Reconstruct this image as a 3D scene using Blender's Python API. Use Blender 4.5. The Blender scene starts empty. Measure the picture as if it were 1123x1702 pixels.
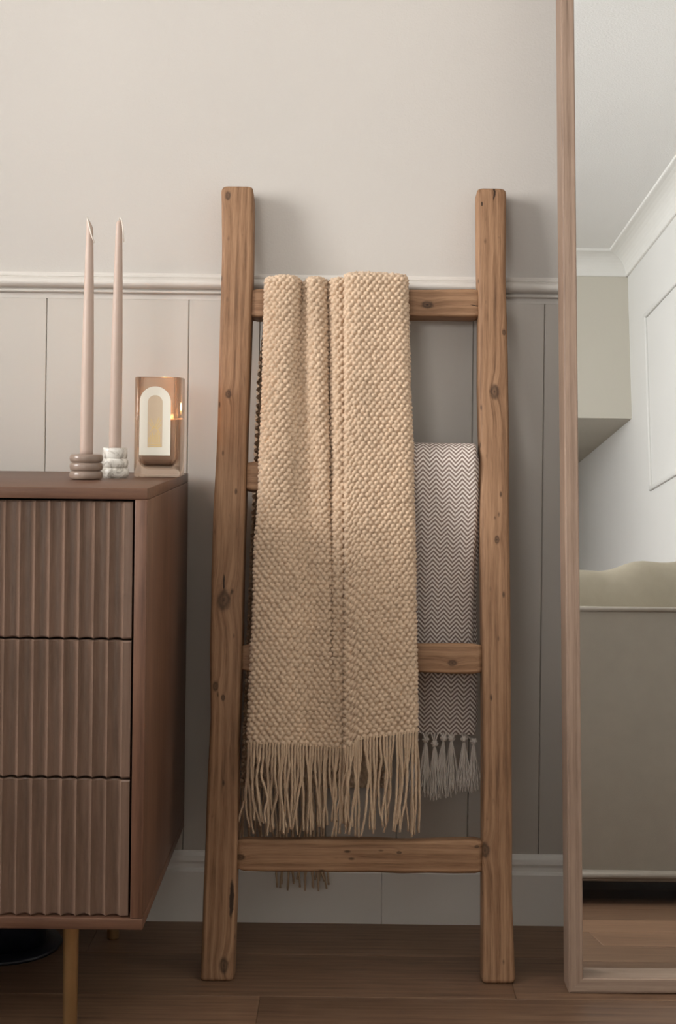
import bpy, bmesh, math, random
import numpy as np
from mathutils import Vector, Matrix, Euler

random.seed(7)
rng = np.random.default_rng(11)
S = bpy.context.scene
COL = S.collection

# ------------------------------------------------------------------ camera
F, CX, CY, TH = 2400.0, 582.0, 684.0, 0.012
CAM = np.array([0.0, -2.4, 0.8455])
cam = bpy.data.cameras.new('camera')
cam.sensor_fit = 'HORIZONTAL'
cam.sensor_width = 36.0
cam.lens = F * 36.0 / 1123.0
cam.shift_x = (561.5 - CX) / 1123.0
cam.shift_y = (CY - 851.0) / 1123.0
cam.clip_start = 0.02
camo = bpy.data.objects.new('camera', cam)
COL.objects.link(camo)
camo.matrix_world = Matrix.Translation(CAM) @ Matrix.Rotation(math.pi / 2, 4, 'X') @ Matrix.Rotation(TH, 4, 'Z')
S.camera = camo

# ------------------------------------------------------------------ world, light, exposure
W = bpy.data.worlds.new('world')
S.world = W
W.use_nodes = True
W.node_tree.nodes['Background'].inputs[0].default_value = (0.80, 0.86, 1.0, 1)
W.node_tree.nodes['Background'].inputs[1].default_value = 1.0
S.view_settings.view_transform = 'Standard'
S.view_settings.look = 'None'
S.view_settings.gamma = 1.0
S.view_settings.use_curve_mapping = False
S.view_settings.exposure = 0.0

WIN_Y0, WIN_Y1, WIN_Z0, WIN_Z1 = -2.60, -0.75, 1.00, 2.25     # window opening in the left wall
LEFT_X = -2.2
def area(name, loc, rot, sx, sy, power, col):
    l = bpy.data.lights.new(name, 'AREA')
    l.shape = 'RECTANGLE'; l.size = sx; l.size_y = sy
    l.energy = power; l.color = col
    o = bpy.data.objects.new(name, l); COL.objects.link(o)
    o.location = loc; o.rotation_euler = rot
    return o
# daylight entering through the window (stands in the opening, shines into the room)
area('window_daylight', (LEFT_X - 0.13, (WIN_Y0 + WIN_Y1) / 2, (WIN_Z0 + WIN_Z1) / 2), (0, -math.pi / 2, 0),
     WIN_Z1 - WIN_Z0, WIN_Y1 - WIN_Y0, 158.0, (1.0, 0.985, 0.97))
FWX0, FWX1, FWZ0, FWZ1 = -2.10, -0.80, 1.05, 2.20             # opening added for fill light, in the wall behind the camera
area('far_fill_light', ((FWX0 + FWX1) / 2, -6.13, (FWZ0 + FWZ1) / 2), (math.pi / 2, 0, 0), FWX1 - FWX0, FWZ1 - FWZ0, 76.0, (1.0, 0.985, 0.97))  # added lamp, front fill for the wall, ladder and throws

# ------------------------------------------------------------------ node helper
class NT:
    def __init__(s, name, rough=0.6, spec=0.4):
        s.m = bpy.data.materials.new(name); s.m.use_nodes = True
        s.t = s.m.node_tree; s.n = s.t.nodes
        s.b = s.n['Principled BSDF']; s.out = s.n['Material Output']
        s.b.inputs['Roughness'].default_value = rough
        s.b.inputs['Specular IOR Level'].default_value = spec
    def node(s, typ, **kw):
        n = s.n.new(typ)
        for k, v in kw.items(): setattr(n, k, v)
        return n
    def link(s, a, b): s.t.links.new(a, b)
    def put(s, sock, v):
        if hasattr(v, 'is_linked') or isinstance(v, bpy.types.NodeSocket): s.link(v, sock)
        elif v is not None: sock.default_value = v
    def coord(s, kind='Object'): return s.node('ShaderNodeTexCoord').outputs[kind]
    def mapv(s, vec, loc=(0, 0, 0), rot=(0, 0, 0), scale=(1, 1, 1)):
        n = s.node('ShaderNodeMapping'); s.link(vec, n.inputs[0])
        n.inputs[1].default_value = loc; n.inputs[2].default_value = rot; n.inputs[3].default_value = scale
        return n.outputs[0]
    def noise(s, vec, scale=5, detail=3, rough=0.5, dist=0.0, out=0):
        n = s.node('ShaderNodeTexNoise'); s.link(vec, n.inputs['Vector'])
        n.inputs['Scale'].default_value = scale; n.inputs['Detail'].default_value = detail
        n.inputs['Roughness'].default_value = rough; n.inputs['Distortion'].default_value = dist
        return n.outputs[out]
    def ma(s, op, a, b=0.0, c=0.0, clamp=False):
        n = s.node('ShaderNodeMath', operation=op); n.use_clamp = clamp
        s.put(n.inputs[0], a); s.put(n.inputs[1], b); s.put(n.inputs[2], c)
        return n.outputs[0]
    def vm(s, op, a, b=(0, 0, 0)):
        n = s.node('ShaderNodeVectorMath', operation=op)
        s.put(n.inputs[0], a); s.put(n.inputs[1], b)
        return n.outputs['Value'] if op in ('LENGTH', 'DISTANCE', 'DOT_PRODUCT') else n.outputs[0]
    def sep(s, v):
        n = s.node('ShaderNodeSeparateXYZ'); s.link(v, n.inputs[0]); return n.outputs
    def comb(s, x, y, z):
        n = s.node('ShaderNodeCombineXYZ'); s.put(n.inputs[0], x); s.put(n.inputs[1], y); s.put(n.inputs[2], z); return n.outputs[0]
    def ramp(s, fac, stops):
        n = s.node('ShaderNodeValToRGB'); s.link(fac, n.inputs[0])
        e = n.color_ramp.elements
        while len(e) < len(stops): e.new(0.5)
        for el, (p, c) in zip(e, stops): el.position = p; el.color = (*c, 1) if len(c) == 3 else c
        return n.outputs[0]
    def mixc(s, fac, a, b, mode='MIX'):
        n = s.node('ShaderNodeMix', data_type='RGBA', blend_type=mode)
        s.put(n.inputs[0], fac)
        s.put(n.inputs[6], (*a, 1) if isinstance(a, tuple) and len(a) == 3 else a)
        s.put(n.inputs[7], (*b, 1) if isinstance(b, tuple) and len(b) == 3 else b)
        return n.outputs[2]
    def smooth(s, v, lo, hi):
        n = s.node('ShaderNodeMapRange', interpolation_type='SMOOTHSTEP'); s.link(v, n.inputs[0])
        n.inputs[1].default_value = lo; n.inputs[2].default_value = hi
        return n.outputs[0]
    def bump(s, h, strength=0.3, dist=0.002):
        n = s.node('ShaderNodeBump'); s.link(h, n.inputs['Height'])
        n.inputs['Strength'].default_value = strength; n.inputs['Distance'].default_value = dist
        s.link(n.outputs[0], s.b.inputs['Normal'])
    def color(s, c):
        s.put(s.b.inputs['Base Color'], (*c, 1) if isinstance(c, tuple) and len(c) == 3 else c)

def srgb(r, g, b):
    f = lambda c: (c / 255 / 12.92) if c / 255 <= 0.04045 else ((c / 255 + 0.055) / 1.055) ** 2.4
    return (f(r), f(g), f(b))

def plain(name, col, rough=0.6, spec=0.4, var=0.05, nscale=20, bump=0.0, bscale=300, bdist=0.001, metal=0.0):
    m = NT(name, rough, spec)
    v = m.coord()
    n = m.noise(v, nscale, 3)
    m.color(m.ramp(n, [(0.25, tuple(c * (1 - var) for c in col)), (0.75, tuple(min(1, c * (1 + var)) for c in col))]))
    m.b.inputs['Metallic'].default_value = metal
    if bump: m.bump(m.noise(v, bscale, 4, 0.6), bump, bdist)
    return m.m

def wood(name, light, mid, dark, axis=2, knots=(), cracks=(), rough=0.6, grain=1.0, rand=False, spec=0.3, bump=0.35, rings=0.45):
    """Grain runs along local axis; knots: (x,y,z,radius) in object space; cracks: (x,z,halfwidth,halflen)."""
    m = NT(name, rough, spec)
    v = m.coord()
    if rand:
        r = m.node('ShaderNodeObjectInfo').outputs['Random']
        v = m.vm('ADD', v, m.comb(m.ma('MULTIPLY', r, 13.0), m.ma('MULTIPLY', r, 7.0), m.ma('MULTIPLY', r, 29.0)))
    p = v
    if axis == 0:
        a = m.sep(v); p = m.comb(a[1], a[2], a[0])
    elif axis == 3:
        a = m.sep(v); p = m.comb(a[2], a[1], a[0])
    kmask = None; warp = None
    for (kx, ky, kz, kr) in knots:
        dv = m.vm('MULTIPLY', m.vm('SUBTRACT', p, (kx, ky, kz)), (1, 0.25, 0.62))
        d = m.vm('LENGTH', dv)
        d = m.ma('ADD', d, m.ma('MULTIPLY', m.noise(p, 120, 2), kr * 0.5))
        g = m.ma('POWER', 2.718, m.ma('MULTIPLY', m.ma('POWER', m.ma('DIVIDE', d, kr * 1.9), 2.0), -1.0))
        w = m.ma('MULTIPLY', g, kr * 0.8)
        warp = w if warp is None else m.ma('ADD', warp, w)
        ring = m.ma('MULTIPLY', m.ma('ADD', m.ma('SINE', m.ma('MULTIPLY', d, 9.0 / kr)), 1.0), 0.22)
        k = m.ma('MULTIPLY', m.smooth(d, kr * 1.35, kr * 0.55), m.ma('ADD', ring, 0.6))
        kmask = k if kmask is None else m.ma('MAXIMUM', kmask, k)
    for (cx, cz, hw, hl) in cracks:
        a = m.sep(p)
        wob = m.ma('MULTIPLY', m.ma('SUBTRACT', m.noise(p, 60, 2), 0.5), 0.006)
        dx = m.ma('DIVIDE', m.ma('ABSOLUTE', m.ma('ADD', m.ma('SUBTRACT', a[0], cx), wob)), hw)
        dz = m.ma('DIVIDE', m.ma('ABSOLUTE', m.ma('SUBTRACT', a[2], cz)), hl)
        e = m.ma('ADD', m.ma('POWER', dx, 2.0), m.ma('POWER', dz, 2.0))
        k = m.smooth(e, 1.2, 0.4)
        kmask = k if kmask is None else m.ma('MAXIMUM', kmask, k)
    if warp is not None:
        a = m.sep(p); p = m.comb(m.ma('ADD', a[0], warp), a[1], a[2])
    g1 = m.noise(m.mapv(p, scale=(150 * grain, 90 * grain, 5.0)), 1.0, 6, 0.68, 0.8)
    g2 = m.noise(m.mapv(p, scale=(300 * grain, 300 * grain, 14)), 1.0, 4, 0.7)
    wv = m.node('ShaderNodeTexWave', wave_type='BANDS', bands_direction='X')
    m.link(m.mapv(p, scale=(46 * grain, 20 * grain, 0.9)), wv.inputs[0])
    wv.inputs['Scale'].default_value = 0.55; wv.inputs['Distortion'].default_value = 9.0
    wv.inputs['Detail'].default_value = 2; wv.inputs['Detail Scale'].default_value = 0.7
    blot = m.noise(m.mapv(p, scale=(9, 9, 5)), 1.0, 3)
    h = m.ma('ADD', m.ma('MULTIPLY', g1, 0.50), m.ma('ADD', m.ma('MULTIPLY', wv.outputs['Fac'], 0.22 * rings), 0.11 * (1 - rings)))
    h = m.ma('ADD', h, m.ma('ADD', m.ma('MULTIPLY', g2, 0.44), -0.09))
    h = m.ma('ADD', h, m.ma('MULTIPLY', blot, 0.30))
    h = m.ma('MULTIPLY', h, 0.86)
    c = m.ramp(h, [(0.33, dark), (0.49, mid), (0.66, light)])
    # small worm holes and dings
    vor = m.node('ShaderNodeTexVoronoi'); m.link(m.mapv(p, scale=(70, 70, 28)), vor.inputs[0]); vor.inputs['Scale'].default_value = 1.0
    if knots or cracks:
        sp = m.ma('MULTIPLY', m.smooth(vor.outputs['Distance'], 0.20, 0.07), m.smooth(m.noise(p, 17, 2), 0.47, 0.56))
        c = m.mixc(m.ma('MULTIPLY', sp, 0.75), c, tuple(x * 0.22 for x in dark))
    if kmask is not None:
        c = m.mixc(m.ma('MULTIPLY', kmask, 0.9, clamp=True), c, tuple(x * 0.28 for x in dark))
    if rand:
        hs = m.node('ShaderNodeHueSaturation'); m.link(c, hs.inputs['Color'])
        m.link(m.ma('ADD', m.ma('MULTIPLY', r, 0.5), 0.75), hs.inputs['Value']); c = hs.outputs[0]
    m.color(c)
    hb = m.ma('ADD', g2, g1)
    if kmask is not None: hb = m.ma('SUBTRACT', hb, m.ma('MULTIPLY', kmask, 0.8))
    m.bump(hb, bump, 0.0012)
    return m.m

# ------------------------------------------------------------------ mesh helpers
def obj(name, verts, faces, mat, parent=None, smooth=False, loc=None, rot=None):
    me = bpy.data.meshes.new(name)
    me.from_pydata([tuple(map(float, v)) for v in verts], [], [tuple(map(int, f)) for f in faces])
    if mat: me.materials.append(mat)
    if smooth: me.polygons.foreach_set('use_smooth', [True] * len(me.polygons))
    me.update()
    o = bpy.data.objects.new(name, me); COL.objects.link(o)
    if parent: o.parent = parent
    if loc is not None: o.location = loc
    if rot is not None: o.rotation_euler = rot
    return o
def grid_obj(name, P, mat, parent=None, uv=None, closed=False):
    """P: rows x cols x 3 grid; optional uv rows x cols x 2."""
    R, Cn = P.shape[:2]
    idx = np.arange(R * Cn).reshape(R, Cn)
    nxt = np.roll(idx, -1, 1) if closed else None
    if closed: q = np.stack([idx[:-1], nxt[:-1], nxt[1:], idx[1:]], -1).reshape(-1, 4)
    else: q = np.stack([idx[:-1, :-1], idx[:-1, 1:], idx[1:, 1:], idx[1:, :-1]], -1).reshape(-1, 4)
    me = bpy.data.meshes.new(name)
    me.vertices.add(R * Cn); me.vertices.foreach_set('co', P.reshape(-1).astype(np.float32))
    me.loops.add(q.size); me.loops.foreach_set('vertex_index', q.reshape(-1).astype(np.int32))
    me.polygons.add(len(q)); me.polygons.foreach_set('loop_start', np.arange(0, q.size, 4, dtype=np.int32))
    me.polygons.foreach_set('loop_total', np.full(len(q), 4, dtype=np.int32))
    me.update(calc_edges=True)
    me.polygons.foreach_set('use_smooth', np.ones(len(q), dtype=bool))
    if uv is not None:
        l = me.uv_layers.new(name='UVMap')
        l.data.foreach_set('uv', uv.reshape(-1, 2)[q.reshape(-1)].reshape(-1).astype(np.float32))
    if mat: me.materials.append(mat)
    me.validate()
    o = bpy.data.objects.new(name, me); COL.objects.link(o)
    if parent: o.parent = parent
    return o
def box(name, lo, hi, mat, parent=None, bev=0.0, seg=2, loc=None, rot=None):
    bm = bmesh.new(); bmesh.ops.create_cube(bm, size=1.0)
    lo, hi = Vector(lo), Vector(hi)
    for v in bm.verts: v.co = Vector([(lo[i] + hi[i]) / 2 + v.co[i] * (hi[i] - lo[i]) for i in range(3)])
    if bev: bmesh.ops.bevel(bm, geom=bm.edges[:], offset=bev, segments=seg, profile=0.5, affect='EDGES')
    me = bpy.data.meshes.new(name); bm.to_mesh(me); bm.free()
    if mat: me.materials.append(mat)
    if bev and seg > 1: me.polygons.foreach_set('use_smooth', [True] * len(me.polygons))
    o = bpy.data.objects.new(name, me); COL.objects.link(o)
    if parent: o.parent = parent
    if loc is not None: o.location = loc
    if rot is not None: o.rotation_euler = rot
    return o
def lathe(name, prof, mat, parent=None, n=48, loc=None, smooth=True):
    V, Fc = [], []
    for (r, z) in prof:
        for k in range(n):
            a = 2 * math.pi * k / n; V.append((r * math.cos(a), r * math.sin(a), z))
    for i in range(len(prof) - 1):
        for k in range(n):
            a, b = i * n + k, i * n + (k + 1) % n
            Fc.append((a, b, b + n, a + n))
    if prof[0][0] > 1e-6: Fc.append(tuple(range(n - 1, -1, -1)))
    if prof[-1][0] > 1e-6: Fc.append(tuple((len(prof) - 1) * n + k for k in range(n)))
    return obj(name, V, Fc, mat, parent, smooth, loc)
def prism(name, prof, x0, x1, mat, parent=None, loc=None, rot=None):
    """profile of (y,z) points extruded along x."""
    n = len(prof)
    V = [(x0, y, z) for y, z in prof] + [(x1, y, z) for y, z in prof]
    Fc = [(i, (i + 1) % n, n + (i + 1) % n, n + i) for i in range(n)] + [tuple(range(n - 1, -1, -1)), tuple(range(n, 2 * n))]
    return obj(name, V, Fc, mat, parent, False, loc, rot)
def tube_pts(pts, rad, n=7, twist=0.0, lobes=0, lob=0.0):
    pts = np.asarray(pts, float); m = len(pts)
    T = np.gradient(pts, axis=0); T /= np.linalg.norm(T, axis=1)[:, None] + 1e-12
    ref = np.array([1.0, 0.13, 0.07])
    A = ref - T * (T @ ref)[:, None]; A /= np.linalg.norm(A, axis=1)[:, None]
    B = np.cross(T, A)
    s = np.concatenate([[0], np.cumsum(np.linalg.norm(np.diff(pts, axis=0), axis=1))])
    ang = np.linspace(0, 2 * np.pi, n, endpoint=False)
    rad = np.broadcast_to(rad, (m,))
    th = ang[None, :] + 0 * s[:, None]
    rr = rad[:, None] * (1 + lob * np.cos(lobes * (th - twist * s[:, None])))
    return pts[:, None] + rr[..., None] * (np.cos(th)[..., None] * A[:, None] + np.sin(th)[..., None] * B[:, None])
def tube(name, pts, rad, mat, parent=None, n=7, **kw):
    P = tube_pts(pts, rad, n, **kw)
    c0 = np.repeat(P[:1].mean(1, keepdims=True), n, 1); c1 = np.repeat(P[-1:].mean(1, keepdims=True), n, 1)
    return grid_obj(name, np.concatenate([c0, P, c1]), mat, parent, closed=True)
def empty(name, loc=(0, 0, 0), rot=None, parent=None):
    o = bpy.data.objects.new(name, None); COL.objects.link(o); o.location = loc
    o.empty_display_size = 0.05
    if rot is not None: o.rotation_euler = rot
    if parent: o.parent = parent
    return o
def tag(o, label, cat, group=None):
    o['label'] = label; o['category'] = cat
    if group: o['group'] = group
    return o
def struct(o, label=None):
    o['kind'] = 'structure'
    if label: o['label'] = label
    return o
def copy(o, parent, loc=None):
    c = o.copy(); COL.objects.link(c); c.parent = parent
    if loc is not None: c.location = loc
    return c
def rray(px, py):
    dx, dy = px - CX, py - CY
    c, s = math.cos(TH), math.sin(TH)
    return np.array([(c * dx + s * dy) / F, 1.0, -(c * dy - s * dx) / F])
def on_y(px, py, y):
    d = rray(px, py); return CAM + d * (y - CAM[1])
def catmull(pts, n):
    pts = np.asarray(pts, float)
    e = np.vstack([2 * pts[0] - pts[1], pts, 2 * pts[-1] - pts[-2]])
    out = []
    for i in range(1, len(e) - 2):
        t = np.linspace(0, 1, 12, endpoint=False)[:, None]
        p0, p1, p2, p3 = e[i - 1], e[i], e[i + 1], e[i + 2]
        out.append(0.5 * (2 * p1 + (p2 - p0) * t + (2 * p0 - 5 * p1 + 4 * p2 - p3) * t ** 2 + (3 * p1 - p0 - 3 * p2 + p3) * t ** 3))
    out = np.vstack(out + [pts[-1:]])
    return out

# ------------------------------------------------------------------ materials of the room
M_wall = plain('wall_paint', srgb(199, 193, 186), 0.85, 0.2, 0.015, 3, 0.35, 240, 0.0015)
M_wallw = plain('white_wall_paint', srgb(228, 228, 225), 0.8, 0.2, 0.01, 3, 0.15, 200, 0.001)
M_ceil = plain('ceiling_paint', srgb(243, 243, 241), 0.9, 0.1, 0.01, 3, 0.6, 150, 0.003)
M_panel = plain('panel_paint', srgb(200, 193, 184), 0.55, 0.35, 0.012, 4, 0.10, 120, 0.0008)
M_trim = plain('trim_paint', srgb(212, 206, 198), 0.45, 0.4, 0.012, 5, 0.06, 160, 0.0006)
M_base = plain('baseboard_paint', srgb(240, 236, 230), 0.45, 0.4, 0.015, 5, 0.08, 120, 0.0006)
M_soffit = plain('soffit_paint', srgb(210, 206, 194), 0.85, 0.2, 0.01, 3, 0.1, 200, 0.001)
M_white = plain('white_gloss', srgb(238, 238, 234), 0.4, 0.4, 0.01)
M_plank = wood('oak_floor', srgb(134, 105, 82), srgb(114, 86, 66), srgb(76, 54, 41), axis=0, rough=0.42, grain=0.8, rings=0.35, rand=True, spec=0.35, bump=0.12,
               knots=())
M_dark = plain('dark_gap', srgb(30, 25, 22), 0.9, 0.1)

# ------------------------------------------------------------------ room shell
RX0, RK = 1.40, 0.04                       # right wall: x = RX0 + RK*y
YF, ZC = -6.0, 2.40
floor = struct(box('floor', (LEFT_X - 0.2, YF, -0.06), (1.6, 0.06, -0.012), plain('subfloor', srgb(70, 52, 40), 0.8)))
rows, widths = [], 0.16
py = 0.005
row = 0
plank_meshes = {}
while py > -2.7:
    x = LEFT_X + (-0.9, -0.25, -0.62, -1.15, -0.05, -0.75)[row % 6]
    while x < 1.5:
        ln = 1.35
        key = 'p'
        if key not in plank_meshes:
            o = box('plank', (0.0002, -widths + 0.0003, -0.012), (ln - 0.0002, -0.0003, 0.0), M_plank, floor, 0.0006, 1)
            plank_meshes[key] = o.data
            o.location = (x, py, 0)
        else:
            o = bpy.data.objects.new('plank', plank_meshes[key]); COL.objects.link(o); o.parent = floor
            o.location = (x, py, 0)
        x += ln
    py -= widths; row += 1
ff = box('far_boards', (LEFT_X, YF, -0.012), (1.5, py, 0.0), M_plank, floor)

wall_b = struct(box('wall_back', (LEFT_X - 0.2, 0.012, 0), (1.6, 0.2, ZC), M_wall))
box('upper_plaster', (LEFT_X, 0.0, 1.05), (1.45, 0.012, ZC), M_wall, wall_b)
# tongue and groove boards below the rail
SP = 0.1182
pm = None
x = 0.203 - SP * 21
while x < 1.42:
    if pm is None:
        w = SP; g = 0.0015; d = 0.0018
        prof = [(0.0003, 0.012), (0.0003, d), (g, 0.0), (w - g, 0.0), (w - 0.0003, d), (w - 0.0003, 0.012)]
        V = [(a, b, 0.09) for a, b in prof] + [(a, b, 1.06) for a, b in prof]
        n = len(prof)
        Fc = [(i, (i + 1) % n, n + (i + 1) % n, n + i) for i in range(n)] + [tuple(range(n - 1, -1, -1)), tuple(range(n, 2 * n))]
        o = obj('panel', V, Fc, M_panel, wall_b, loc=(x, 0, 0)); pm = o.data
    else:
        o = bpy.data.objects.new('panel', pm); COL.objects.link(o); o.parent = wall_b; o.location = (x, 0, 0)
    x += SP

# chair rail
def arc(cy, cz, r, a0, a1, n, sy=1.0):
    return [(cy - sy * r * math.cos(math.radians(a0 + (a1 - a0) * i / n)), cz + r * math.sin(math.radians(a0 + (a1 - a0) * i / n))) for i in range(n + 1)]
Zr = 1.037
rail_prof = [(0.012, Zr - 0.009), (-0.0006, Zr - 0.009), (-0.0010, Zr + 0.000)] + arc(-0.0055, Zr + 0.003, 0.003, -90, 90, 6, 1.6) + \
            [(-0.006, Zr + 0.0072)] + arc(-0.007, Zr + 0.0165, 0.009, -80, 75, 10, 1.5) + [(-0.009, Zr + 0.0265), (-0.010, Zr + 0.0275), (-0.010, Zr + 0.0305), (-0.007, Zr + 0.034), (0.012, Zr + 0.035)]
rail = struct(prism('trim_1', rail_prof, LEFT_X, 1.45, M_trim))
# baseboard with a butt joint
bb_prof = [(0.012, 0), (-0.016, 0), (-0.016, 0.083), (-0.013, 0.0865), (-0.010, 0.0875), (-0.009, 0.094), (-0.011, 0.099), (-0.009, 0.1065), (-0.004, 0.1115), (-0.001, 0.1135), (0.012, 0.1135)]
XJ = on_y(634, 1490, -0.016)[0]
bb = struct(prism('baseboard_back', bb_prof, LEFT_X, XJ - 0.0003, M_base))
prism('board', bb_prof, XJ + 0.0003, 1.45, M_base, bb)

# left wall with the window
wl = struct(box('wall_left', (LEFT_X - 0.2, YF, 0), (LEFT_X, 0.012, WIN_Z0), M_wallw))
box('wall_piece', (LEFT_X - 0.2, YF, WIN_Z1), (LEFT_X, 0.012, ZC), M_wallw, wl)
for a, b in ((YF, WIN_Y0), (WIN_Y1, 0.012)):
    box('wall_piece', (LEFT_X - 0.2, a, WIN_Z0), (LEFT_X, b, WIN_Z1), M_wallw, wl)
gm = NT('window_glass', 0.0)
tr = gm.node('ShaderNodeBsdfTransparent'); gl = gm.node('ShaderNodeBsdfGlossy'); gl.inputs['Roughness'].default_value = 0.0
fr = gm.node('ShaderNodeFresnel'); mx = gm.node('ShaderNodeMixShader')
gm.link(fr.outputs[0], mx.inputs[0]); gm.link(tr.outputs[0], mx.inputs[1]); gm.link(gl.outputs[0], mx.inputs[2]); gm.link(mx.outputs[0], gm.out.inputs[0])
for wn, (ya, yb_) in (('window_1', (WIN_Y0, WIN_Y1)),):
    ym = (ya + yb_) / 2
    win = struct(box(wn, (LEFT_X - 0.05, ya - 0.04, WIN_Z0 - 0.03), (LEFT_X + 0.05, yb_ + 0.04, WIN_Z0), M_white, None, 0.004))
    for a, b, c, d in ((ya, ya + .045, WIN_Z0, WIN_Z1), (yb_ - .045, yb_, WIN_Z0, WIN_Z1), (ya, yb_, WIN_Z0, WIN_Z0 + .045), (ya, yb_, WIN_Z1 - .045, WIN_Z1), (ym - .02, ym + .02, WIN_Z0, WIN_Z1)):
        box('window_frame', (LEFT_X - 0.11, a, c), (LEFT_X - 0.06, b, d), M_white, win)
    for a, b in ((ya + .045, ym - .02), (ym + .02, yb_ - .045)):
        box('pane', (LEFT_X - 0.088, a, WIN_Z0 + .045), (LEFT_X - 0.082, b, WIN_Z1 - .045), gm.m, win)
# added half-height wall, unseen, shades the lower drawers, ladder and floor
HWZ, HWF = 0.62, 0.98
wh = struct(box('wall_light_blocker', (-1.47, -2.80, 0), (-1.37, -0.80, HWZ), M_wallw))
box('wall_piece', (-1.37, -2.80, 0), (0.20, -2.70, HWF), M_wallw, wh)  # second leg, added to block low fill light from behind
box('blocker_cap', (-1.49, -2.68, HWZ), (-1.35, -0.78, HWZ + 0.02), M_white, wh, 0.003)
box('blocker_cap', (-1.39, -2.82, HWF), (0.22, -2.68, HWF + 0.02), M_white, wh, 0.003)

# right wall (a little out of square), the wall behind the camera, ceiling
ang = math.atan(-RK)
wr = struct(box('wall_right', (0, YF - 0.3, 0), (0.2, 0.3, ZC), M_wallw, loc=(RX0, 0, 0), rot=(0, 0, ang)))
wf = struct(box('wall_front', (LEFT_X - 0.2, YF - 0.2, 0), (1.6, YF, FWZ0), M_wallw))
box('wall_piece', (LEFT_X - 0.2, YF - 0.2, FWZ1), (1.6, YF, ZC), M_wallw, wf)
box('wall_piece', (LEFT_X - 0.2, YF - 0.2, FWZ0), (FWX0, YF, FWZ1), M_wallw, wf)
box('wall_piece', (FWX1, YF - 0.2, FWZ0), (1.6, YF, FWZ1), M_wallw, wf)
fill_win = struct(box('fill_window', (FWX0 - 0.04, YF - 0.05, FWZ0 - 0.03), (FWX1 + 0.04, YF + 0.05, FWZ0), M_white, None, 0.004))  # made-up window around the fill lamp, out of view
FWM = (FWX0 + FWX1) / 2
for a, b, c, d in ((FWX0, FWX0 + .045, FWZ0, FWZ1), (FWX1 - .045, FWX1, FWZ0, FWZ1), (FWX0, FWX1, FWZ0, FWZ0 + .045), (FWX0, FWX1, FWZ1 - .045, FWZ1), (FWM - .02, FWM + .02, FWZ0, FWZ1)):
    box('window_frame', (a, YF - 0.11, c), (b, YF - 0.06, d), M_white, fill_win)
for a, b in ((FWX0 + .045, FWM - .02), (FWM + .02, FWX1 - .045)):
    box('pane', (a, YF - 0.088, FWZ0 + .045), (b, YF - 0.082, FWZ1 - .045), gm.m, fill_win)
ceil = struct(box('ceiling', (LEFT_X - 0.2, YF, ZC), (1.6, 0.2, ZC + 0.1), M_ceil))
SOF_Y, SOF_Z = -4.20, 1.655
sof = struct(box('wall_soffit', (-0.4, YF, SOF_Z), (RX0 + RK * SOF_Y + 0.05, SOF_Y, ZC), M_soffit))
cove = [(0, 0)] + [(0.0, -0.1), (0.008, -0.1)] + [(0.1 - 0.085 * math.cos(math.radians(t)) - 0.004, -0.1 + 0.085 * math.sin(math.radians(t)) + 0.003) for t in range(0, 91, 10)] + [(0.1, -0.010), (0.1, 0)]
# trim along the right wall (profile y -> distance from wall): extruded along its own x, turned
t2 = struct(prism('trim_2', [(-a, b) for a, b in cove][::-1], -0.2, 6.2, M_white, loc=(RX0, 0, ZC), rot=(0, 0, math.atan2(-1, -RK))))
t2.rotation_euler = (0, 0, math.atan2(-1.0, -RK))
t3 = struct(prism('trim_3', [(a, b) for a, b in cove], -0.4, RX0 + RK * SOF_Y + 0.03, M_white, loc=(0, SOF_Y, ZC)))
# raised panel moulding on the right wall (local frame of the wall: y runs along it)
def wall_bar(y0, y1, z0, z1):
    return box('moulding', (-0.010, y0, z0), (0.002, y1, z1), M_wallw, None, 0.004, 2)
mb = struct(wall_bar(-3.905, -3.885, 1.29, 2.045)); mb.name = 'trim_4'; mb.location = (RX0, 0, 0); mb.rotation_euler = (0, 0, ang)
for a, b, c, d in ((-2.60, -2.58, 1.29, 2.045), (-3.905, -2.58, 2.025, 2.045), (-3.905, -2.58, 1.29, 1.31)):
    o = wall_bar(a, b, c, d); o.parent = mb

# ------------------------------------------------------------------ ladder
LA = math.radians(10.1)
LY = -0.264
ladder = empty('blanket_ladder', (0, LY, 0), (-LA, 0, 0))
tag(ladder, 'rustic brown wooden ladder leaning on the panelled wall, hung with blankets', 'ladder')
LU = np.array([0, math.sin(LA), math.cos(LA)]); LN = np.array([0, math.cos(LA), -math.sin(LA)]); LO = np.array([0, LY, 0])
def lad(px, py, off=0.0):
    """image point -> ladder-local (x,z) on the plane local y = off"""
    d = rray(px, py); p0 = LO + LN * off
    t = np.dot(p0 - CAM, LN) / np.dot(d, LN)
    P = CAM + t * d - LO
    return P[0], float(np.dot(P, LU))
def world_to_lad(P):
    P = np.asarray(P) - LO
    return np.stack([P[..., 0], P @ LN, P @ LU], -1)

def rrect(x0, x1, y0, y1, r, n=4):
    pts = []
    for cx, cy, a0 in ((x1 - r, y0 + r, -90), (x1 - r, y1 - r, 0), (x0 + r, y1 - r, 90), (x0 + r, y0 + r, 180)):
        for k in range(n + 1):
            a = math.radians(a0 + 90 * k / n); pts.append((cx + r * math.cos(a), cy + r * math.sin(a)))
    return pts
def smooth_noise(n, seed, amp, k):
    r = np.random.default_rng(seed); c = r.normal(size=k + 3)
    return amp * np.interp(np.linspace(0, k, n), np.arange(k + 3), c)

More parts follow.
